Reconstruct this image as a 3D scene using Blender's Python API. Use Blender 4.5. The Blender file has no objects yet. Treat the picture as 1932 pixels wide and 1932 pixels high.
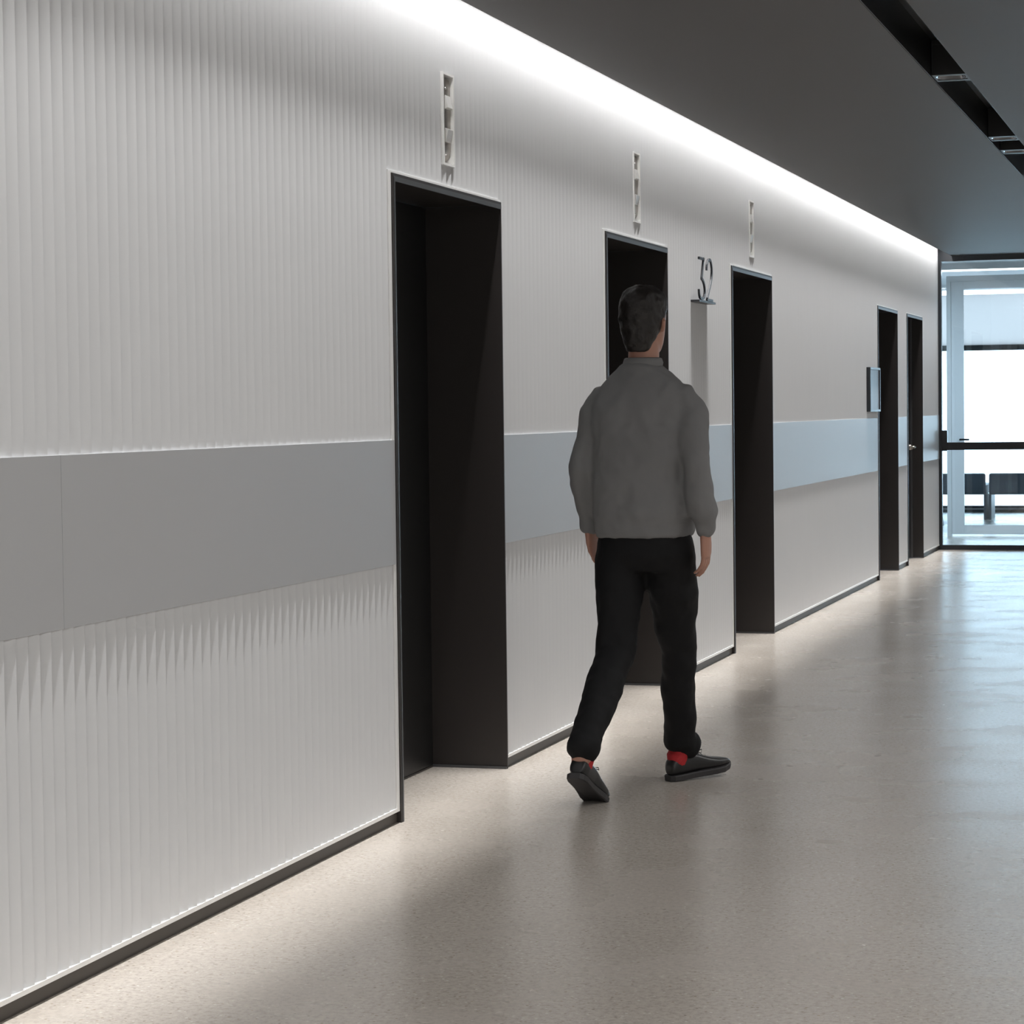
import bpy, bmesh, math, random
from mathutils import Vector, Matrix
random.seed(4)
S = bpy.context.scene
C = S.collection
pi = math.pi

# ------------------------------------------------------------------ camera
H_CAM, D_CAM = 1.37, 2.6616
yaw, pitch, roll = 0.29228, -0.04219, -0.012456
cyw, syw = math.cos(yaw), math.sin(yaw)
fw = Vector((-syw*math.cos(pitch), cyw*math.cos(pitch), math.sin(pitch)))
rt = Vector((cyw, syw, 0)); up = rt.cross(fw)
r2 = rt*math.cos(roll) + up*math.sin(roll)
u2 = -rt*math.sin(roll) + up*math.cos(roll)
cd = bpy.data.cameras.new('camera'); cam = bpy.data.objects.new('camera', cd); C.objects.link(cam)
M = Matrix((r2, u2, -fw)).transposed().to_4x4(); M.translation = Vector((D_CAM, 0, H_CAM))
cam.matrix_world = M
cd.sensor_width = 36; cd.sensor_fit = 'HORIZONTAL'; cd.lens = 4515.9*36/1932
cd.clip_start = 0.05; cd.clip_end = 300
S.camera = cam

# ------------------------------------------------------------------ world, light, exposure
W = bpy.data.worlds.new('sky'); S.world = W; W.use_nodes = True
wn = W.node_tree; wn.nodes.clear()
wo = wn.nodes.new('ShaderNodeOutputWorld'); wb = wn.nodes.new('ShaderNodeBackground')
wb.inputs[0].default_value = (0.66, 0.83, 1.0, 1); wb.inputs[1].default_value = 6.6
wn.links.new(wb.outputs[0], wo.inputs[0])
S.view_settings.view_transform = 'Standard'; S.view_settings.look = 'None'
S.view_settings.gamma = 1; S.view_settings.exposure = 0.0; S.view_settings.use_curve_mapping = False

COVE_BEAM = 66.0     # watts of the grazing beam along the lift wall
COVE_GLOW = 32.0       # radiance of its diffuser
WARM = (1.0, 0.985, 0.968)
ROOM_FILL = 185.0    # watts of the added ceiling line over the lobby side (x = 3.1)
BEYOND_LIGHT = 110.0
BACK_FILL = 105.0    # each of the three added cross lines behind the camera

# ------------------------------------------------------------------ helpers
def tag(o, label=None, cat=None, group=None, kind=None):
    if label: o['label'] = label
    if cat: o['category'] = cat
    if group: o['group'] = group
    if kind: o['kind'] = kind
    return o

class MB:
    def __init__(s): s.v = []; s.f = []
    def box(s, x0, x1, y0, y1, z0, z1):
        b = len(s.v)
        s.v += [(x, y, z) for x in (x0, x1) for y in (y0, y1) for z in (z0, z1)]
        s.f += [tuple(b+i for i in q) for q in ((0,1,3,2),(4,6,7,5),(0,4,5,1),(2,3,7,6),(0,2,6,4),(1,5,7,3))]
        return s
    def quad(s, *p):
        b = len(s.v); s.v += [tuple(q) for q in p]; s.f.append(tuple(range(b, b+len(p)))); return s
    def loft(s, rings, cap=True):
        b = len(s.v); n = len(rings[0])
        for r in rings: s.v += [tuple(p) for p in r]
        for i in range(len(rings)-1):
            for j in range(n):
                k = (j+1) % n
                s.f.append((b+i*n+j, b+i*n+k, b+(i+1)*n+k, b+(i+1)*n+j))
        if cap:
            s.f.append(tuple(b+j for j in range(n))[::-1])
            s.f.append(tuple(b+(len(rings)-1)*n+j for j in range(n)))
        return s
    def tube(s, pts, rad, n=14, flat=1.0, axis=None, rounded=True):
        pts = [Vector(p) for p in pts]
        if not hasattr(rad, '__len__'): rad = [rad]*len(pts)
        rad = list(rad)
        if rounded:
            d0 = (pts[0]-pts[1]).normalized(); d1 = (pts[-1]-pts[-2]).normalized()
            pts = [pts[0]+d0*rad[0]*.8, pts[0]+d0*rad[0]*.5] + pts + [pts[-1]+d1*rad[-1]*.5, pts[-1]+d1*rad[-1]*.8]
            rad = [rad[0]*.45, rad[0]*.85] + rad + [rad[-1]*.85, rad[-1]*.45]
        rings = []
        ref = Vector(axis) if axis else None
        for i, p in enumerate(pts):
            d = (pts[min(i+1, len(pts)-1)] - pts[max(i-1, 0)]).normalized()
            a = ref if ref else (Vector((1,0,0)) if abs(d.x) < .9 else Vector((0,1,0)))
            e1 = (a - d*a.dot(d)).normalized(); e2 = d.cross(e1)
            rings.append([p + e1*math.cos(2*pi*j/n)*rad[i] + e2*math.sin(2*pi*j/n)*rad[i]*flat for j in range(n)])
        return s.loft(rings)
    def build(s, name, mat, parent=None, smooth=False, bevel=0, loc=None):
        me = bpy.data.meshes.new(name); me.from_pydata(s.v, [], s.f)
        bm = bmesh.new(); bm.from_mesh(me)
        bmesh.ops.recalc_face_normals(bm, faces=bm.faces[:])
        bm.to_mesh(me); bm.free()
        me.materials.append(mat)
        if smooth:
            for p in me.polygons: p.use_smooth = True
        o = bpy.data.objects.new(name, me); C.objects.link(o)
        if parent: o.parent = parent
        if loc: o.location = loc
        if bevel:
            m = o.modifiers.new('bevel', 'BEVEL'); m.width = bevel; m.segments = 2; m.limit_method = 'ANGLE'
        return o

def bx(name, mat, x0, x1, y0, y1, z0, z1, parent=None, bevel=0):
    return MB().box(x0, x1, y0, y1, z0, z1).build(name, mat, parent, bevel=bevel)

def empty(name, loc=(0,0,0), rz=0):
    o = bpy.data.objects.new(name, None); C.objects.link(o); o.location = loc; o.rotation_euler.z = rz
    o.empty_display_size = .1
    return o

def copy_tree(o, parent=None):
    c = o.copy(); C.objects.link(c)
    if parent: c.parent = parent
    for ch in [x for x in bpy.data.objects if x.parent == o]: copy_tree(ch, c)
    return c

def mat(name, col, rough=.5, metal=0, spec=.5, bump=None, var=None, emit=None, coat=0):
    m = bpy.data.materials.new(name); m.use_nodes = True; nt = m.node_tree
    b = nt.nodes['Principled BSDF']
    b.inputs['Base Color'].default_value = (*col, 1); b.inputs['Roughness'].default_value = rough
    b.inputs['Metallic'].default_value = metal; b.inputs['Specular IOR Level'].default_value = spec
    b.inputs['Coat Weight'].default_value = coat
    if emit:
        b.inputs['Emission Color'].default_value = (*emit[0], 1); b.inputs['Emission Strength'].default_value = emit[1]
    tc = None
    if bump or var: tc = nt.nodes.new('ShaderNodeTexCoord')
    if bump:   # (scale, strength, distance)
        n = nt.nodes.new('ShaderNodeTexNoise'); n.inputs['Scale'].default_value = bump[0]; n.inputs['Detail'].default_value = 4
        bp = nt.nodes.new('ShaderNodeBump'); bp.inputs['Strength'].default_value = bump[1]; bp.inputs['Distance'].default_value = bump[2]
        nt.links.new(tc.outputs['Object'], n.inputs['Vector']); nt.links.new(n.outputs[0], bp.inputs['Height']); nt.links.new(bp.outputs[0], b.inputs['Normal'])
    if var:    # (scale, amount) of slight tone change
        n = nt.nodes.new('ShaderNodeTexNoise'); n.inputs['Scale'].default_value = var[0]; n.inputs['Detail'].default_value = 3
        mx = nt.nodes.new('ShaderNodeMix'); mx.data_type = 'RGBA'
        mx.inputs[6].default_value = (*[c*(1-var[1]) for c in col], 1); mx.inputs[7].default_value = (*[min(1, c*(1+var[1])) for c in col], 1)
        nt.links.new(tc.outputs['Object'], n.inputs['Vector']); nt.links.new(n.outputs[0], mx.inputs[0]); nt.links.new(mx.outputs[2], b.inputs['Base Color'])
    return m

def glass_mat(name, tint=(1,1,1), rough=0.0, refl=1.0):
    m = bpy.data.materials.new(name); m.use_nodes = True; nt = m.node_tree; nt.nodes.clear()
    o = nt.nodes.new('ShaderNodeOutputMaterial'); t = nt.nodes.new('ShaderNodeBsdfTransparent'); g = nt.nodes.new('ShaderNodeBsdfGlossy')
    t.inputs[0].default_value = (*tint, 1); g.inputs['Roughness'].default_value = rough
    f = nt.nodes.new('ShaderNodeFresnel'); f.inputs[0].default_value = 1.5
    mx = nt.nodes.new('ShaderNodeMixShader')
    if refl != 1.0:
        mm = nt.nodes.new('ShaderNodeMath'); mm.operation = 'MULTIPLY'; mm.inputs[1].default_value = refl
        nt.links.new(f.outputs[0], mm.inputs[0]); nt.links.new(mm.outputs[0], mx.inputs[0])
    else: nt.links.new(f.outputs[0], mx.inputs[0])
    nt.links.new(t.outputs[0], mx.inputs[1]); nt.links.new(g.outputs[0], mx.inputs[2])
    nt.links.new(mx.outputs[0], o.inputs[0])
    return m

# ------------------------------------------------------------------ materials
white = mat('white_panel', (.70, .71, .725), .8, spec=.2, var=(3, .015))
band_m = mat('white_laminate', (.45, .455, .465), .42, var=(1.2, .012))
trim_w = mat('white_trim', (.85, .85, .84), .4)
plaster = mat('plaster', (.6, .6, .59), .7)
ceil_m = mat('dark_ceiling_paint', (.095, .091, .090), .55, spec=.2, bump=(60, .05, .002), var=(.6, .04))
black = mat('black_recess', (.006, .006, .007), .4)
dark_metal = mat('blackened_steel', (.026, .0215, .0205), .45, spec=.5, var=(2, .12))
door_m = mat('black_door_steel', (.010, .0095, .010), .4, var=(2, .1))
lip_m = mat('frame_lip_steel', (.11, .11, .115), .35, metal=.6)
base_m = mat('bronze_base', (.055, .047, .040), .5, metal=.25, bump=(30, .2, .001))
steel = mat('brushed_steel', (.42, .39, .36), .3, metal=1, bump=(200, .1, .0005))
chrome = mat('chrome', (.8, .8, .8), .08, metal=1)
acrylic = mat('white_acrylic', (.86, .86, .85), .3)
num_m = mat('gunmetal', (.035, .036, .040), .35, metal=.5)
frame_dark = mat('storefront_aluminium', (.03, .034, .04), .35, metal=.2)
white_frame = mat('white_door_paint', (.72, .73, .74), .4)
clear = glass_mat('clear_glass', (.94, .965, .97))
lens_m = mat('lens_glass', (.02, .02, .022), .05, spec=.9)
leather_hazed = mat('hazed_upholstery', (.085, .105, .135), .45)  # haze and flare put into the colour: paler, bluer upholstery
fab_floor = mat('pale_vinyl', (.45, .46, .46), .35, var=(2, .08))
rail_m = mat('dark_rail', (.012, .013, .016), .3)
led = mat('led_diffuser', (.9, .9, .9), .5, emit=(WARM, COVE_GLOW))
led2 = mat('led_line', (.9, .9, .9), .5, emit=((.9, .96, 1), 4))

def floor_material():
    m = bpy.data.materials.new('terrazzo'); m.use_nodes = True; nt = m.node_tree; b = nt.nodes['Principled BSDF']
    tc = nt.nodes.new('ShaderNodeTexCoord')
    def noise(sc, det=2, rough=.5):
        n = nt.nodes.new('ShaderNodeTexNoise'); n.inputs['Scale'].default_value = sc; n.inputs['Detail'].default_value = det
        n.inputs['Roughness'].default_value = rough; nt.links.new(tc.outputs['Object'], n.inputs['Vector']); return n
    def ramp(src, stops):
        r = nt.nodes.new('ShaderNodeValToRGB'); e = r.color_ramp.elements
        while len(e) < len(stops): e.new(.5)
        for el, (p, c) in zip(e, stops): el.position = p; el.color = (*c, 1)
        nt.links.new(src, r.inputs[0]); return r
    def mix(fac, a, b_, mode='MIX'):
        x = nt.nodes.new('ShaderNodeMix'); x.data_type = 'RGBA'; x.blend_type = mode
        if isinstance(fac, float): x.inputs[0].default_value = fac
        else: nt.links.new(fac, x.inputs[0])
        nt.links.new(a, x.inputs[6])
        if isinstance(b_, tuple): x.inputs[7].default_value = (*b_, 1)
        else: nt.links.new(b_, x.inputs[7])
        return x.outputs[2]
    big = ramp(noise(.9, 3).outputs[0], [(.3, (.48, .435, .388)), (.7, (.53, .485, .438))])
    fine = ramp(noise(62, 4, .78).outputs[0], [(.34, (.74, .73, .715)), (.5, (.98, .98, .98)), (.66, (1.10, 1.09, 1.07))])
    col = mix(1.0, big.outputs[0], fine.outputs[0], 'MULTIPLY')
    v = nt.nodes.new('ShaderNodeTexVoronoi'); v.inputs['Scale'].default_value = 75
    nt.links.new(tc.outputs['Object'], v.inputs['Vector'])
    spots = ramp(v.outputs['Distance'], [(.0, (1, 1, 1)), (.22, (1, 1, 1)), (.30, (0, 0, 0))])
    sep = nt.nodes.new('ShaderNodeSeparateColor'); nt.links.new(v.outputs['Color'], sep.inputs[0])
    def pick(lo):
        g = nt.nodes.new('ShaderNodeMath'); g.operation = 'GREATER_THAN'; g.inputs[1].default_value = lo
        nt.links.new(sep.outputs[0], g.inputs[0])
        mu = nt.nodes.new('ShaderNodeMath'); mu.operation = 'MULTIPLY'
        nt.links.new(g.outputs[0], mu.inputs[0]); nt.links.new(spots.outputs[0], mu.inputs[1]); return mu.outputs[0]
    pebble = ramp(sep.outputs[1], [(0, (.27, .235, .20)), (.4, (.36, .30, .24)), (.6, (.60, .56, .51)), (1, (.66, .63, .59))])
    col = mix(pick(.72), col, pebble.outputs[0])
    nt.links.new(col, b.inputs['Base Color'])
    rr = ramp(noise(2.2, 5).outputs[0], [(.3, (.22,)*3), (.7, (.30,)*3)])
    nt.links.new(rr.outputs[0], b.inputs['Roughness'])
    mp = nt.nodes.new('ShaderNodeMapping'); mp.inputs['Scale'].default_value = (1.4, 4.5, 1)
    nt.links.new(tc.outputs['Object'], mp.inputs[0])
    wv = nt.nodes.new('ShaderNodeTexNoise'); wv.inputs['Scale'].default_value = 1.6; wv.inputs['Detail'].default_value = 3
    nt.links.new(mp.outputs[0], wv.inputs['Vector'])
    bp = nt.nodes.new('ShaderNodeBump'); bp.inputs['Strength'].default_value = .3; bp.inputs['Distance'].default_value = .003
    nt.links.new(wv.outputs[0], bp.inputs['Height']); nt.links.new(bp.outputs[0], b.inputs['Normal'])
    b.inputs['Specular IOR Level'].default_value = .68
    return m
terrazzo = floor_material()

# ------------------------------------------------------------------ dimensions
PITCH, PH = .0570, 4.896          # flute pitch and the position of one proud edge
FD = .0135                        # flute depth
Z_HEAD, Z_BT, Z_BB, Z_PB = 2.1614, 1.2783, .8654, .0398
Z_C, X_CE, Z_TOP = 2.782, .125, 3.12
Y_END = 22.95
XR = 4.25
DOORS = [(7.501, 8.734), (10.322, 11.538), (13.115, 14.332), (18.848, 20.012), (20.614, 21.681)]
Y0 = -8.5
YL = -1.5          # where the long ceiling lines start
X_DEEP = [.295, .295, .295, .20, .10]

# ------------------------------------------------------------------ floor, ceilings, shell
fl = bx('floor', terrazzo, -.5, XR+.1, Y0-.1, 31.2, -.12, 0); tag(fl, kind='structure')
ce = MB()
ce.box(X_CE, 1.42, Y0, Y_END, Z_C, Z_C+.34); ce.box(1.578, XR-.125, Y0, Y_END, Z_C, Z_C+.34)
ce = ce.build('ceiling', ceil_m); tag(ce, kind='structure')
tag(bx('ceiling', plaster, -.6, XR+.2, Y0-.1, Y_END, Z_TOP, Z_TOP+.1), kind='structure')
# lined black channel in the ceiling
ch = MB()
ch.box(1.4205, 1.424, Y0, Y_END, Z_C+.002, Z_C+.16); ch.box(1.574, 1.5775, Y0, Y_END, Z_C+.002, Z_C+.16)
ch.box(1.4205, 1.5775, Y0, Y_END, Z_C+.16, Z_C+.17)
ch = ch.build('trim_1', black); tag(ch, 'black lined channel running along the dark ceiling', kind='structure')
tag(bx('wall_right', plaster, XR, XR+.15, Y0, 31.2, 0, Z_TOP), kind='structure')
tag(bx('wall_back', plaster, -.4, XR+.1, Y0-.15, Y0, 0, Z_TOP), kind='structure')

# ------------------------------------------------------------------ lift wall
segs = []; y = Y0
for a, b in DOORS: segs.append((y, a)); y = b
segs.append((y, Y_END))
wl = MB()
for a, b in segs: wl.box(-.33, -.0165, a, b, 0, Z_HEAD)
NICHES = [((a+b)/2, 2.404) for a, b in DOORS[:3]]; NW, NH = .064, .163
wl.box(-.33, -.060, Y0, Y_END, Z_HEAD, Z_TOP)
def around_niches(fn, z0, z1, inset=.002):
    y = Y0
    for yc, zc in NICHES:
        fn(y, yc-NW+inset, z0, z1); fn(yc-NW+inset, yc+NW-inset, z0, zc-NH+inset); fn(yc-NW+inset, yc+NW-inset, zc+NH-inset, z1)
        y = yc+NW-inset
    fn(y, Y_END, z0, z1)
around_niches(lambda a, b, z0, z1: wl.box(-.060, -.0165, a, b, z0, z1), Z_HEAD, Z_TOP)
wall = wl.build('wall_left', plaster); tag(wall, kind='structure')

NP = 7
def flute_x(t): return -FD*(1-(.45*t+.55*math.sin(t*pi/2)))
def fluted(ya, yb, za, zb, name='fluted_panel'):
    m = MB(); k = math.floor((ya-PH)/PITCH)
    y = PH + k*PITCH
    while y < yb-1e-6:
        e0, e1 = max(y, ya), min(y+PITCH, yb)
        ts = [(e0-y)/PITCH + (e1-e0)/PITCH*i/NP for i in range(NP+1)]
        b = len(m.v)
        for t in ts:
            yy = y+t*PITCH; xx = flute_x(t)
            m.v += [(xx, yy, za), (xx, yy, zb)]
        for i in range(NP): m.f.append((b+2*i, b+2*i+2, b+2*i+3, b+2*i+1))
        # the step back at the proud edge, and the bottom and top caps
        if e1 > y+PITCH-1e-5: m.quad((0, e1, za), (-FD, e1, za), (-FD, e1, zb), (0, e1, zb))
        for z in (za, zb):
            b = len(m.v)
            for t in ts: m.v.append((flute_x(t), y+t*PITCH, z))
            m.v += [(-.0165, e1, z), (-.0165, e0, z)]
            m.f.append(tuple(range(b, b+NP+3)))
        y += PITCH
    me = bpy.data.meshes.new(name); me.from_pydata(m.v, [], m.f)
    me.materials.append(white)
    o = bpy.data.objects.new(name, me); C.objects.link(o); o.parent = wall
    # keep every visible face pointing into the corridor
    bm = bmesh.new(); bm.from_mesh(me)
    for f in bm.faces:
        f.normal_update()
        if f.normal.x < -1e-6: f.normal_flip()
        if abs(f.normal.z) < .5: f.smooth = abs(f.normal.y) < .9
    bm.to_mesh(me); bm.free()
    return o

TL, TR_, TT = .028, .006, .009          # white edge trims: left of, right of and above an opening
around_niches(fluted, Z_HEAD+TT, Z_TOP-.02)
for i, (a, b) in enumerate(segs):
    ya = a + (TR_ if i else 0); yb = b - (TL if i < 5 else 0)
    fluted(ya, yb, Z_BT, Z_HEAD+TT)
    fluted(ya, yb, Z_PB+.012, Z_BB)
    # smooth band, proud of the flutes
    if i == 0:
        bx('band_panel', band_m, -.0165, .0024, a, 5.1282, Z_BB, Z_BT, wall)
        bx('band_panel', band_m, -.0165, .0024, 5.1298, b-.004, Z_BB, Z_BT, wall)
    else:
        bx('band_panel', band_m, -.0165, .0024, a+(.002 if i else 0), b-(.004 if i < 5 else 0), Z_BB, Z_BT, wall)
    t = MB()
    t.box(-.0165, .0012, a+.001, b-(.002 if i < 5 else 0), Z_PB, Z_PB+.012)
    if i < 5:
        t.box(-.0165, .0012, b-TL, b-.002, Z_PB+.012, Z_BB); t.box(-.0165, .0012, b-TL, b-.002, Z_BT, Z_HEAD+TT)
    if i:
        t.box(-.0165, .0008, a+.001, a+TR_, Z_PB+.012, Z_BB); t.box(-.0165, .0008, a+.001, a+TR_, Z_BT, Z_HEAD+TT)
    t.build('edge_trim', trim_w, wall)
    # recessed metal base
    bb = bx('baseboard_left', base_m, -.02, -.010, a+.001, b-.002, 0, Z_PB); tag(bb, kind='structure')
for a, b in DOORS:
    MB().box(-.0165, .0012, a-.002, b+.002, Z_HEAD+.002, Z_HEAD+TT).build('edge_trim', trim_w, wall)

# ------------------------------------------------------------------ doorways
def doorway(n, a, b, dep, kind):
    d = empty('door_%d' % n, (0, 0, 0))
    fr = MB()       # folded steel lining: two jambs and a head
    fr.box(-dep-.035, .006, a, a+.012, 0, Z_HEAD); fr.box(-dep-.035, .006, b-.008, b, 0, Z_HEAD)
    fr.box(-dep-.035, .006, a+.012, b-.008, Z_HEAD-.010, Z_HEAD)
    f = fr.build('door_frame', dark_metal, d)
    lp = MB()       # inner return; light on its chamfer is painted in as paler steel
    lp.box(.001, .0075, a+.014, a+.024, 0, Z_HEAD-.014); lp.box(.001, .0065, a+.014, b-.009, Z_HEAD-.026, Z_HEAD-.009)
    lp.box(-dep, .004, b-.016, b-.0075, .0, .009)
    lp.build('frame_lip', lip_m, f)
    if kind == 'lift':
        mid = (a+b)/2
        bx('door_leaf', door_m, -dep-.03, -dep, a+.012, mid-.001, .008, Z_HEAD-.012, d, .0015)
        bx('door_leaf', door_m, -dep-.03, -dep, mid+.001, b-.009, .008, Z_HEAD-.012, d, .0015)
        bx('sill', base_m, -dep-.03, -dep+.002, a+.012, b-.009, 0, .006, d)
    else:
        lf = bx('door_leaf', door_m, -dep-.045, -dep-.004, a+.014, b-.035, .01, Z_HEAD-.014, d, .002)
        st = MB(); st.box(-dep-.03, -dep+.012, b-.030, b-.022, 0, Z_HEAD-.012); st.box(-dep-.03, -dep+.004, b-.020, b-.014, 0, Z_HEAD-.012)
        st.build('door_stop', lip_m, d)
        k = MB(); yk = b-.11
        k.tube([(-dep-.005, yk, 1.0), (-dep+.045, yk, 1.0)], .012, 12)
        k.tube([(-dep+.045, yk, 1.0), (-dep+.05, yk-.02, 1.0), (-dep+.05, yk-.10, 1.0)], .010, 12)
        k.tube([(-dep-.006, yk, 1.0), (-dep+.004, yk, 1.0)], .027, 18)
        k.build('door_handle', steel, lf, smooth=True)
        c = MB().box(-dep-.004, -dep+.045, a+.12, a+.36, Z_HEAD-.10, Z_HEAD-.045)
        c.box(-dep+.01, -dep+.03, a+.34, a+.62, Z_HEAD-.06, Z_HEAD-.052)
        c.build('door_closer', lip_m, lf, bevel=.004)
    tag(d, kind='structure')
    return d
for i, (a, b) in enumerate(DOORS):
    doorway(i+1, a, b, X_DEEP[i], 'lift' if i < 3 else 'leaf')

# ------------------------------------------------------------------ cove light along the lift wall and added fill lights out of view
cove = empty('cove_light', (.105, YL, 2.86))
tag(cove, 'white linear cove light hidden behind the ceiling edge above the fluted wall', 'light')
L_ = Y_END-YL
bx('housing', trim_w, -.017, .019, .05, L_-.05, .004, .05, cove)
bx('diffuser', led, -.012, .014, .05, L_-.05, 0, .0038, cove)
ld = bpy.data.lights.new('beam', 'AREA'); ld.shape = 'RECTANGLE'; ld.size = .014; ld.size_y = L_-.1
ld.energy = COVE_BEAM; ld.color = WARM; ld.spread = math.radians(22)
lo = bpy.data.objects.new('beam', ld); C.objects.link(lo); lo.parent = cove
lo.location = (.006, L_/2, -.002); lo.rotation_euler.y = math.radians(2)
# added fill: unseen ceiling line over the lobby side, right of the view
rl = empty('linear_light', (3.1, YL+.5, Z_C-.0205)); tag(rl, 'added linear fill light out of view on the lobby side', 'light')
bx('housing', trim_w, -.06, .06, 0, L_-1.5, .0, .02, rl)
bx('diffuser', mat('fill_diffuser', (.9, .9, .9), .5, emit=(WARM, 2.0)), -.05, .05, .02, L_-1.52, -.003, -.0002, rl)
ld = bpy.data.lights.new('glow', 'AREA'); ld.shape = 'RECTANGLE'; ld.size = .10; ld.size_y = L_-1.6
ld.energy = ROOM_FILL; ld.color = WARM; ld.spread = math.radians(150)
lo = bpy.data.objects.new('glow', ld); C.objects.link(lo); lo.parent = rl; lo.location = (0, (L_-1.5)/2, -.005)
for i, yb_ in enumerate((-2.0, -4.5, -7.0)):  # added, unseen cross lights that brighten the corridor from behind
    bl = empty('linear_light', (2.9, yb_, Z_C-.0205)); tag(bl, ['nearest', 'middle', 'farthest'][i]+' of three added cross fill lights behind the viewpoint', 'light', 'added cross fill lights behind the viewpoint')
    MB().box(-1.2, 1.2, -.06, .06, 0, .02).build('housing', trim_w, bl)
    MB().box(-1.15, 1.15, -.05, .05, -.003, -.0002).build('diffuser', bpy.data.materials['fill_diffuser'], bl)
    ld = bpy.data.lights.new('glow', 'AREA'); ld.shape = 'RECTANGLE'; ld.size = 2.3; ld.size_y = .10
    ld.energy = BACK_FILL; ld.color = WARM
    lo = bpy.data.objects.new('glow', ld); C.objects.link(lo); lo.parent = bl; lo.location = (0, 0, -.005)

# ------------------------------------------------------------------ downlights in the ceiling channel
def downlight():
    d = empty('downlight', (0, 0, 0))
    h = MB()
    h.box(-.073, .073, -.11, -.065, 0, .13); h.box(-.073, .073, .065, .11, 0, .13)
    h.box(-.073, -.064, -.065, .065, 0, .13); h.box(.064, .073, -.065, .065, 0, .13); h.box(-.073, .073, -.11, .11, .13, .15)
    h.build('housing', black, d, bevel=.001)
    def sq(s, z, n=24, p=4):
        out = []
        for i in range(n):
            t = 2*pi*i/n; c, s_ = math.cos(t), math.sin(t)
            k = s/((abs(c)**p+abs(s_)**p)**(1/p)); out.append((c*k, s_*k, z))
        return out
    cup = MB().loft([sq(.064, .002), sq(.060, .003), sq(.045, .045), sq(.036, .085)], cap=False)
    cup.build('reflector', mat('dark_reflector', (.22, .23, .25), .12, metal=1), d, smooth=True)
    lens = MB().loft([sq(.0445, .046), sq(.0445, .049)]); lens.build('lens', lens_m, d)
    bx('trim_bar', lip_m, -.045, .060, .125, .140, .004, .012, d)
    return d
dl = downlight()
DL = [(8.28, 'square recessed downlight in the ceiling channel, cut by the top edge of the photo'),
      (10.55, 'square recessed downlight with a chrome reflector, second along the ceiling channel'),
      (13.05, 'recessed downlight with pale blue glass, third along the ceiling channel'),
      (13.75, 'recessed downlight farthest along the ceiling channel, at the right edge of the photo')]
for i, (yy, lb) in enumerate(DL):
    o = dl if i == 0 else copy_tree(dl)
    o.location = (1.499, yy, Z_C+.006); tag(o, lb, 'light', 'downlights in the ceiling channel')

# ------------------------------------------------------------------ hall lanterns above the lift doors
def lantern():
    d = empty('hall_lantern', (0, 0, 0)); w, h = NW, NH; t = .011
    f = MB()
    f.box(-.0575, .004, -w, -w+t, -h, h); f.box(-.0575, .004, w-t, w, -h, h)
    f.box(-.0575, .004, -w+t, w-t, h-.008, h); f.box(-.0575, .004, -w+t, w-t, -h, -h+.008)
    f.box(-.0575, -.050, -w+t, w-t, -h+.008, h-.008)
    f.build('frame', trim_w, d)
    p = MB(); n = 14; ring = []
    for i in range(n+1):      # slightly bowed plate, curling back at its foot
        q = i/n; z = h-.017 - q*(2*h-.033); x = -.008 - .018*max(0, (q-.88)/.12)**2 - .004*max(0, (.08-q)/.08)
        ring.append([(x, -w+.0115, z), (x, w-.0115, z), (x-.002, w-.0115, z), (x-.002, -w+.0115, z)])
    p.loft(ring); pl = p.build('face_plate', steel, d, smooth=True)
    m_ = pl.modifiers.new('split', 'EDGE_SPLIT'); m_.split_angle = .6
    def lens(zc, s):
        m = MB(); prof = [(-.009, .026*s), (-.005, .025*s), (.004, -.019*s), (-.009, -.024*s)]
        a = [(x, -.010, zc+z) for x, z in prof]; b = [(x, .046, zc+z) for x, z in prof]
        m.loft([a, b]); return m.build('lens', acrylic, d, bevel=.0015)
    lens(.062, 1); lens(-.052, -1)
    for z in (.112, -.120):
        MB().tube([(-.0098, 0, z), (-.0090, 0, z)], .0045, 14).build('screw', chrome, pl, smooth=True)
    return d
la = lantern()
for i, (a, b) in enumerate(DOORS[:3]):
    o = la if i == 0 else copy_tree(la)
    o.location = (0, (a+b)/2, 2.404)
    tag(o, ['upright steel lift lantern with white lenses above the nearest doorway',
            'upright steel lift lantern with white lenses above the middle of the three lift doorways',
            'upright steel lift lantern above the third doorway, right of the number 32'][i], 'lantern', 'lanterns above the lift doors')

# ------------------------------------------------------------------ number 32
def stroke(pts, w, x0, x1):
    """flat ribbon of width w along a (y,z) path, extruded between x0 and x1"""
    m = MB(); P = [Vector(p) for p in pts]; rings = []
    for i, p in enumerate(P):
        d = (P[min(i+1, len(P)-1)] - P[max(i-1, 0)]).normalized(); n = Vector((-d.y, d.x))*w/2
        a, b = p+n, p-n
        rings.append([(x0, a.x, a.y), (x1, a.x, a.y), (x1, b.x, b.y), (x0, b.x, b.y)])
    return m.loft(rings)
def bez(p0, p1, p2, p3, n=10):
    return [tuple(((1-t)**3)*a + 3*t*(1-t)**2*b + 3*t*t*(1-t)*c + t**3*d for a, b, c, d in zip(p0, p1, p2, p3)) for t in [i/n for i in range(n+1)]]
ns = empty('floor_number', (0, 12.1, 1.93))
tag(ns, 'dark metal number 32 standing on a thin ledge on the fluted wall', 'sign')
X0, X1 = .033, .043
three = MB()
for pts in ([(.005, .2145), (.125, .2135)], [(.122, .220), (.068, .110)],
            bez((.062, .113), (.16, .10), (.18, .015), (.085, .008), 14) + bez((.085, .008), (.02, .004), (.006, .02), (.004, .055), 8)[1:]):
    s_ = stroke(pts, .0135, X0, X1); b = len(three.v); three.v += s_.v; three.f += [tuple(b+i for i in f) for f in s_.f]
three.build('digit_three', num_m, ns, bevel=.001)
two = MB()
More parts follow.
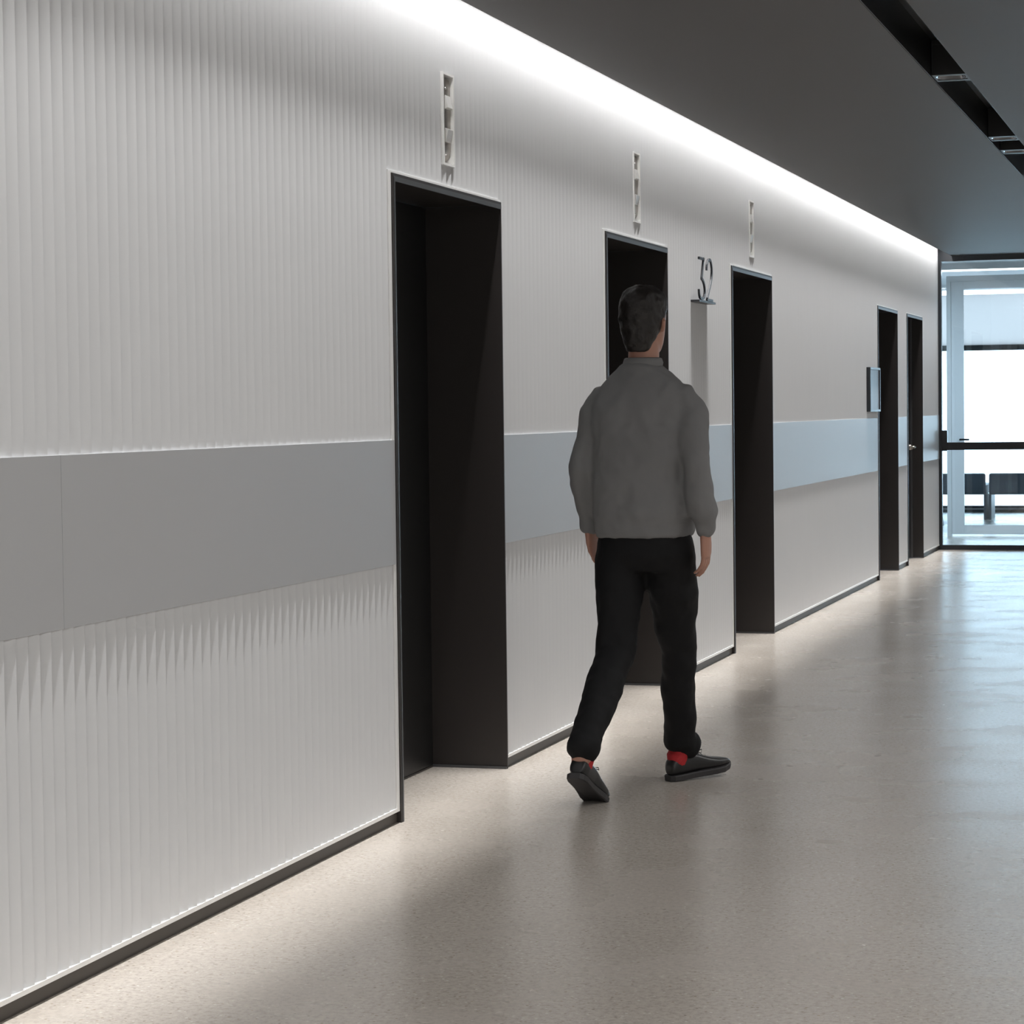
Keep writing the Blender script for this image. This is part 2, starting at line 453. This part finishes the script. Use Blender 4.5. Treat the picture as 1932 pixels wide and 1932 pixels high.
for pts in (bez((.195, .160), (.195, .235), (.325, .245), (.325, .160), 14) + bez((.325, .160), (.325, .105), (.24, .06), (.205, .014), 10)[1:],
            [(.195, .007), (.335, .007)]):
    s_ = stroke(pts, .0135, X0, X1); b = len(two.v); two.v += s_.v; two.f += [tuple(b+i for i in f) for f in s_.f]
two.build('digit_two', num_m, ns, bevel=.001)
MB().box(-.012, .046, -.02, .385, -.011, 0).build('ledge', num_m, ns, bevel=.001)

# ------------------------------------------------------------------ framed notice beside the fourth doorway
fs = empty('framed_notice', (0, 18.545, 1.5)); tag(fs, 'slim dark framed notice with pale blue reflection painted on its face beside the fourth doorway', 'sign')
f = MB(); w, h = .272, .170
f.box(-.012, .028, -w, -w+.022, -h, h); f.box(-.012, .028, w-.022, w, -h, h)
f.box(-.012, .028, -w+.022, w-.022, h-.016, h); f.box(-.012, .028, -w+.022, w-.022, -h, -h+.016)
f.build('frame', frame_dark, fs, bevel=.001)
bx('notice', mat('notice_reflection', (.34, .40, .46), .45), -.012, .018, -w+.022, w-.022, -h+.016, h-.016, fs)  # pale blue of the glass reflection is put into the face colour

# ------------------------------------------------------------------ end partition
wd = empty('window_1'); tag(wd, kind='structure')
f = MB()
f.box(.004, .028, Y_END, Y_END+.06, 0, 2.775); f.box(.028, XR, Y_END, Y_END+.06, 2.732, Z_C); f.box(.004, .028, Y_END, Y_END+.06, 2.775, Z_C)
f.box(.028, XR, Y_END, Y_END+.06, 0, .045)
for x in (1.45, 2.85): f.box(x, x+.05, Y_END, Y_END+.06, .045, 2.732)
f.build('window_frame', frame_dark, wd)
bx('glass', clear, .02, XR, Y_END+.03, Y_END+.036, .045, 2.735, wd)
tag(bx('trim_2', frame_dark, -.33, .004, Y_END+.001, Y_END+.06, 0, 3.1), kind='structure')
tag(bx('trim_3', frame_dark, .004, XR, Y_END+.001, Y_END+.06, Z_C, 3.1), kind='structure')
pb = empty('push_rail', (0, Y_END-.04, .985)); tag(pb, 'dark horizontal push rail across the glass partition at the corridor end', 'rail')
MB().box(.03, 2.8, -.02, .0, -.036, .036).build('bar', rail_m, pb, bevel=.002)
MB().box(.032, .085, -.03, .039, -.045, .150).build('end_box', rail_m, pb, bevel=.003)
MB().box(1.455, 1.495, .0, .04, -.02, .02).build('bracket', rail_m, pb)
MB().box(2.74, 2.78, .0, .115, -.02, .02).build('bracket', rail_m, pb)

# ------------------------------------------------------------------ room beyond
YW = 31.0
tag(bx('floor', fab_floor, -6.0, -.5, Y_END+.06, YW+.2, -.12, 0), kind='structure')
tag(bx('ceiling', mat('pale_ceiling', (.55, .57, .58), .6), -6.0, XR+.1, Y_END+.06, YW+.2, 2.84, 3.0), kind='structure')
tag(bx('wall_far_left', plaster, -6.1, -6.0, Y_END, YW+.2, 0, 3.0), kind='structure')
tag(bx('wall_front', plaster, -6.0, -.33, Y_END, Y_END+.06, 0, 3.0), kind='structure')
ll = empty('linear_light', (2.0, 23.7, 2.722)); tag(ll, 'thin bright linear ceiling light beyond the glass partition', 'light')
MB().box(-2.6, 2.2, -.03, .03, -.03, .035).build('housing', white_frame, ll)
MB().box(-2.6, 2.2, -.025, .025, -.045, -.0302).build('diffuser', led2, ll)
ld = bpy.data.lights.new('glow', 'AREA'); ld.shape = 'RECTANGLE'; ld.size = 4.7; ld.size_y = .05; ld.energy = BEYOND_LIGHT; ld.color = (.62, .82, 1)
lo = bpy.data.objects.new('glow', ld); C.objects.link(lo); lo.parent = ll; lo.location = (-.2, 0, -.048)

# white glazed door and its frame
YD = 25.4
d6 = empty('door_6'); tag(d6, kind='structure')
f = MB()
f.box(-.195, -.152, YD-.05, YD+.05, 0, 2.72); f.box(-.152, 2.7, YD-.05, YD+.05, 2.665, 2.72); f.box(1.06, 1.10, YD-.05, YD+.05, 0, 2.665)
f.build('door_frame', white_frame, d6)
f = MB()
f.box(-.150, -.022, YD-.022, YD+.022, .02, 2.663); f.box(.94, 1.058, YD-.022, YD+.022, .02, 2.663)
f.box(-.022, .94, YD-.022, YD+.022, 2.585, 2.663); f.box(-.022, .94, YD-.022, YD+.022, .02, .115)
lf = f.build('door_leaf', white_frame, d6, bevel=.002)
bx('glass', clear, -.022, .94, YD-.003, YD+.003, .115, 2.585, lf)
m = MB(); m.tube([(-.06, YD-.02, 1.012), (-.06, YD-.07, 1.012), (.03, YD-.07, 1.012)], .011, 10); m.build('door_handle', rail_m, lf, smooth=True)
m = MB(); m.box(-3, -.195, YD-.003, YD+.003, .03, 2.7); m.box(1.10, XR, YD-.003, YD+.003, .03, 2.7); m.build('side_glass', clear, d6)

# facade window wall
w2 = empty('window_2'); tag(w2, kind='structure')
f = MB()
f.box(-6, XR, YW, YW+.10, 0, .085); f.box(-6, XR, YW, YW+.10, 2.066, 2.135); pass
for x in (-6, -4.1, -2.2, 1.55, 3.4, XR-.06): f.box(x, x+.06, YW, YW+.10, .085, 2.78)
f.build('window_frame', frame_dark, w2)
bx('glass', clear, -6, XR, YW+.05, YW+.056, .085, 2.066, w2)
# frosted upper lights
fr_m = bpy.data.materials.new('frosted_glass'); fr_m.use_nodes = True; nt = fr_m.node_tree; nt.nodes.clear()
o_ = nt.nodes.new('ShaderNodeOutputMaterial'); tr = nt.nodes.new('ShaderNodeBsdfTranslucent'); tr.inputs[0].default_value = (.46, .44, .43, 1)
nt.links.new(tr.outputs[0], o_.inputs[0])
bx('frosted_glass', fr_m, -6, XR, YW+.05, YW+.056, 2.135, 2.78, w2)
sl = bx('window_sill', white_frame, -6, XR, YW-.01, YW, .04, .048, w2)

# low upholstered seats by the windows
def seat():
    d = empty('waiting_seat')
    MB().box(-.30, .30, -.26, .26, .30, .43).build('seat', leather_hazed, d, bevel=.02)
    MB().box(-.30, .30, -.30, -.24, .30, .555).build('backrest', leather_hazed, d, bevel=.022)
    for x in (-.305, .275): MB().box(x, x+.03, -.25, .22, 0, .30).build('leg', leather_hazed, d, bevel=.003)
    return d
st = seat()
for i, (x, yy, rz, lb) in enumerate([(-.455, 29.3, 0, 'low dark upholstered seat by the window, behind the white door stile'),
                             (.185, 29.3, 0, 'low dark upholstered seat by the window at the right edge of the photo')]):
    o = st if i == 0 else copy_tree(st)
    o.location = (x, yy, 0); o.rotation_euler.z = rz
    tag(o, lb, 'seat', 'low upholstered seats by the windows')
sc = empty('side_table', (-.62, 27.6, 0)); tag(sc, 'dark slanted stand beside the window seats, at the wall corner', 'table')
m = MB(); m.loft([[(-.035+x0, -.1, z), (.035*k+x0, -.1, z), (.035*k+x0, .1, z), (-.035+x0, .1, z)] for x0, z, k in ((.12, 0, 0), (.06, .3, .8), (.03, .56, 1))])
m.build('slanted_leg', leather_hazed, sc)
MB().box(-.22, .05, -.16, .16, .56, .58).build('table_top', leather_hazed, sc, bevel=.004)
MB().box(-.20, -.16, -.1, .1, 0, .56).build('leg', leather_hazed, sc)

# ------------------------------------------------------------------ the walking person
skin = mat('skin', (.42, .22, .16), .5); hair_m = mat('dark_hair', (.012, .009, .008), .5, bump=(90, .5, .004))
knit = mat('grey_knit', (.20, .20, .203), .85, spec=.2, bump=(55, .25, .004), var=(5, .06))
cotton = mat('black_trousers', (.008, .008, .009), .75, spec=.25, bump=(25, .3, .004))
shoe_m = mat('black_leather', (.018, .018, .019), .35, bump=(40, .15, .002)); sole_m = mat('dark_rubber_sole', (.035, .033, .035), .6)
sock_m = mat('red_sock', (.42, .018, .022), .8, bump=(150, .3, .001)); lace_m = mat('shoelace', (.03, .03, .032), .7)

pr = empty('person', (.645, 8.36, 0), -math.radians(9)); pr.scale = (.985,)*3
tag(pr, 'person with short dark hair in a grey sweater, black trousers and red socks, walking away', 'person')

def ell(cx, cy, z, a, b, n=28, p=2.3, rot=0):
    out = []
    for i in range(n):
        t = 2*pi*i/n; c, s_ = math.cos(t), math.sin(t)
        k = 1/((abs(c)**p+abs(s_)**p)**(1/p)); x, y = a*c*k, b*s_*k
        out.append((cx + x*math.cos(rot)-y*math.sin(rot), cy + x*math.sin(rot)+y*math.cos(rot), z))
    return out
def soft(m, name, material, parent, voxel=.009, smooth=6, extra=None):
    o = m.build(name, material, parent, smooth=True)
    r = o.modifiers.new('remesh', 'REMESH'); r.mode = 'VOXEL'; r.voxel_size = voxel; r.use_smooth_shade = True
    sm = o.modifiers.new('smooth', 'SMOOTH'); sm.factor = .5; sm.iterations = smooth
    if extra: extra(o)
    return o
def wrinkle(scale, strength):
    def f(o):
        t = bpy.data.textures.new('folds', 'CLOUDS'); t.noise_scale = scale; t.noise_depth = 2
        d = o.modifiers.new('folds', 'DISPLACE'); d.texture = t; d.strength = strength; d.mid_level = .5; d.texture_coords = 'LOCAL'
    return f

# joints (person space: +y ahead, +x right)
HR_, KR_, AR_ = Vector((.088, .0, .905)), Vector((.066, .142, .500)), Vector((.026, .247, .105))
HL, KL, AL = Vector((-.088, -.005, .900)), Vector((-.078, -.105, .500)), Vector((-.058, -.460, .200))
SL, EL, WL = Vector((-.163, -.010, 1.425)), Vector((-.232, -.030, 1.18)), Vector((-.240, .040, .955))
SR, ER, WR = Vector((.163, -.010, 1.425)), Vector((.235, -.075, 1.185)), Vector((.245, -.030, .950))

# --- body: one continuous skin surface: head, neck, torso, arms with hands, legs
b = MB()
b.loft([ell(0, 0, .84, .10, .08), ell(0, 0, .92, .15, .105), ell(0, 0, 1.08, .13, .095), ell(0, 0, 1.28, .155, .105), ell(0, -.005, 1.39, .155, .095), ell(0, -.01, 1.45, .10, .07), ell(0, -.005, 1.52, .06, .06)])
b.loft([ell(0, -.012, 1.46, .062, .062), ell(0, -.004, 1.53, .055, .058), ell(0, .004, 1.60, .054, .058), ell(0, .004, 1.66, .055, .06)])       # neck
hd = [(1.592, .030, .028, .060), (1.606, .044, .048, .050), (1.632, .056, .070, .036), (1.662, .065, .084, .022), (1.695, .071, .091, .014), (1.730, .075, .095, .010),
      (1.762, .076, .096, .006), (1.790, .070, .088, .004), (1.812, .056, .070, .002), (1.826, .032, .040, 0)]
b.loft([ell(0, cy, z, a, bb, p=2.2) for z, a, bb, cy in hd])
b.loft([ell(0, .104, 1.672, .014, .012, 10), ell(0, .112, 1.684, .012, .014, 10), ell(0, .104, 1.712, .007, .010, 10), ell(0, .098, 1.730, .006, .008, 10)])   # nose
b.tube([(-.020, .098, 1.648), (0, .104, 1.650), (.020, .098, 1.648)], .006, 10)       # lips
b.tube([(-.018, .096, 1.637), (0, .102, 1.636), (.018, .096, 1.637)], .0062, 10)
for s_ in (-1, 1):
    b.tube([(s_*.012, .098, 1.736), (s_*.040, .090, 1.738)], .006, 10)                 # brow
    b.tube([(s_*.074, .004, 1.676), (s_*.082, -.006, 1.690), (s_*.084, -.010, 1.708), (s_*.078, -.002, 1.718)], .0075, 10)   # ear
for s3, e3, w3 in ((SL, EL, WL), (SR, ER, WR)): b.tube([s3*.96+Vector((0, 0, .02)), e3, w3], [.036, .028, .024], 14)
b.tube([HL, KL, AL+Vector((0, 0, -.03))], [.070, .048, .036], 14); b.tube([HR_, KR_, AR_], [.070, .048, .036], 14)
def hand(w, side, ahead):
    """relaxed hand hanging from wrist w; side -1 left / +1 right; palm faces the thigh"""
    dn = Vector((0, .16+ahead, -1)).normalized(); fwd = Vector((0, 1, .16+ahead)).normalized(); inn = Vector((-side, 0, 0))
    P = lambda f, d_, i=0: w + fwd*f + dn*d_ + inn*i
    def sect(d_, hw, th, i=0):
        c = P(0, d_, i); return [c + fwd*math.cos(2*pi*k/14)*hw + inn*math.sin(2*pi*k/14)*th for k in range(14)]
    b.loft([sect(-.02, .026, .020), sect(.015, .030, .018), sect(.05, .040, .016), sect(.085, .041, .014, .002), sect(.095, .036, .011, .003)])
    for k, (f, L) in enumerate(((.031, .072), (.011, .080), (-.010, .075), (-.030, .060))):
        r = .0086 if k < 3 else .0075
        p0 = P(f*.9, .085, .002); p1 = P(f*1.0, .092+L*.42, .010); p2 = P(f*1.0, .092+L*.74, .024); p3 = P(f*.98, .092+L*.92, .040)
        b.tube([p0, p1, p2, p3], [r, r*.97, r*.9, r*.78], 10)
    b.tube([P(.020, .020, .004), P(.046, .048, .016), P(.052, .078, .024), P(.048, .100, .030)], [.012, .0115, .0098, .008], 10)
hand(WL, -1, .22); hand(WR, 1, .0)
body = soft(b, 'body', skin, pr, .0048, 3)
for s_ in (-1, 1):
    MB().loft([[Vector((s_*.029, .0935, 1.712)) + Vector((math.cos(2*pi*k/12)*.0115*rr, .004*h_, math.sin(2*pi*k/12)*.006*rr)) for k in range(12)] for rr, h_ in ((1, -1), (.95, 0), (.6, .7), (.15, 1))]).build('eye', mat('eye', (.05, .04, .035), .1), body, smooth=True)

# --- hair: short, dark, down to the nape
h = MB()
hr = [(1.600, .040, .022, -.054), (1.625, .052, .040, -.048), (1.655, .064, .058, -.036), (1.69, .076, .076, -.022), (1.72, .082, .088, -.012), (1.75, .085, .099, -.001), (1.782, .083, .102, .003),
      (1.808, .073, .092, .004), (1.828, .055, .070, .004), (1.840, .028, .038, .002)]
h.loft([ell(0, cy, z, a, bb, p=2.15) for z, a, bb, cy in hr])
h.tube([(-.045, .088, 1.782), (0, .100, 1.792), (.045, .088, 1.782)], .018, 10)
soft(h, 'hair', hair_m, pr, .006, 3, wrinkle(.03, .012))

# --- sweater
w = MB()
w.loft([ell(0, .0, .925, .176, .128), ell(0, .0, .94, .184, .134), ell(0, .0, .975, .186, .136), ell(0, .0, 1.01, .198, .148), ell(0, -.004, 1.12, .194, .140), ell(0, -.006, 1.25, .200, .140), ell(0, -.008, 1.33, .198, .134),
        ell(0, -.010, 1.41, .192, .122), ell(0, -.012, 1.458, .168, .106), ell(0, -.010, 1.496, .128, .090), ell(0, -.008, 1.525, .094, .078), ell(0, -.008, 1.544, .078, .073), ell(0, -.006, 1.553, .070, .070)])
w.tube([Vector((-.085, -.01, 1.452)), Vector((-.150, -.01, 1.432)), Vector((-.192, -.012, 1.375)), SL.lerp(EL, .55), EL, (EL+WL)/2+Vector((0, .01, 0)), WL+Vector((0, 0, .055)), WL+Vector((0, 0, .045)), WL+Vector((0, -.002, .005))], [.046, .056, .060, .058, .054, .051, .049, .040, .038], 18)
w.tube([Vector((.085, -.01, 1.452)), Vector((.150, -.01, 1.432)), Vector((.192, -.012, 1.375)), SR.lerp(ER, .55), ER, (ER+WR)/2+Vector((0, -.01, 0)), WR+Vector((0, -.02, .055)), WR+Vector((0, -.015, .045)), WR+Vector((0, -.002, .005))], [.046, .056, .060, .058, .054, .051, .049, .040, .038], 18)
soft(w, 'sweater', knit, pr, .008, 16, wrinkle(.13, .034))
c_ = MB(); rr = []
for z, a in ((1.545, .070), (1.560, .073), (1.575, .068), (1.578, .062), (1.560, .060)): rr.append(ell(0, -.004, z, a, a+.004, p=2))
c_.loft(rr, cap=False); c_.build('collar', knit, pr, smooth=True)

# --- trousers
t = MB()
t.loft([ell(0, 0, .80, .13, .10), ell(0, 0, .86, .165, .125), ell(0, 0, .93, .168, .122), ell(0, 0, .985, .160, .112)])
def leg(h_, k_, a_, cuff):
    pts = [h_, h_.lerp(k_, .35), h_.lerp(k_, .7), k_, k_.lerp(a_, .3), k_.lerp(a_, .65), k_.lerp(a_, .88), cuff]
    t.tube(pts, [.096, .094, .080, .070, .066, .060, .058, .058], 20)
leg(HL, KL, AL, KL.lerp(AL, .97)); leg(HR_, KR_, AR_, AR_+Vector((.020, .035, .028)))
soft(t, 'trousers', cotton, pr, .008, 5, wrinkle(.12, .026))

# --- shoes and socks; foot frame: origin at the heel on the ground, +v ahead
def shoe(heel, yaw_, pit):
    R_ = Matrix.Rotation(-yaw_, 3, 'Z') @ Matrix.Rotation(pit, 3, 'X')
    T = lambda p: heel + R_ @ Vector(p)
    def sec(v, hw, z0, z1, n=20, p=2.6):
        zc, hh = (z0+z1)/2, (z1-z0)/2; out = []
        for i in range(n):
            q = 2*pi*i/n; c, s_ = math.cos(q), math.sin(q); k = 1/((abs(c)**p+abs(s_)**p)**(1/p))
            out.append(T((hw*c*k, v, zc+hh*s_*k)))
        return out
    m = MB(); m.loft([sec(.004, .020, .022, .060), sec(.012, .030, .020, .082), sec(.04, .036, .020, .090), sec(.08, .036, .020, .092), sec(.115, .036, .020, .094), sec(.15, .040, .020, .080),
                      sec(.19, .045, .020, .066), sec(.225, .046, .021, .058), sec(.258, .041, .023, .052), sec(.280, .028, .026, .046), sec(.288, .014, .030, .040)])
    up_ = soft(m, 'shoe', shoe_m, pr, .006, 3)
    m = MB(); out = []
    for z, g in ((.0, -.004), (.003, .0), (.019, .001), (.022, -.002)):
        ring = []
        prof = [(-.002, .018), (.010, .032), (.04, .038), (.10, .036), (.15, .041), (.20, .048), (.24, .047), (.27, .036), (.288, .020), (.294, .004)]
        for v, hw in prof: ring.append(T((hw+g, v, z + (.012*max(0, (v-.22)/.07)**2))))
        for v, hw in prof[::-1]: ring.append(T((-hw-g, v, z + (.012*max(0, (v-.22)/.07)**2))))
        out.append(ring)
    m.loft(out); m.build('sole', sole_m, up_)
    m = MB()
    for v in (.128, .145, .162, .179): z = .092-(v-.115)*.42; m.tube([T((-.019, v, z-.003)), T((0, v+.002, z+.003)), T((.019, v, z-.003))], .0028, 8)
    m.tube([T((0, .128, .092)), T((.022, .150, .100)), T((.030, .140, .088)), T((0, .130, .093))], .002, 6)
    m.tube([T((0, .128, .092)), T((-.022, .150, .100)), T((-.030, .140, .088)), T((0, .130, .093))], .002, 6)
    m.build('laces', lace_m, up_, smooth=True)
    return T
TLf = shoe(Vector((.0, .200, 0)), math.radians(30), math.radians(4))
TRf = shoe(Vector((-.056, -.530, .112)), math.radians(-3), math.radians(-29))
for T_, A_, K_ in ((TLf, AR_, KR_), (TRf, AL, KL)):
    MB().tube([T_((0, .048, .060)), T_((0, .050, .090)), A_, A_.lerp(K_, .18)], [.037, .040, .041, .036], 18).build('sock', sock_m, pr, smooth=True)
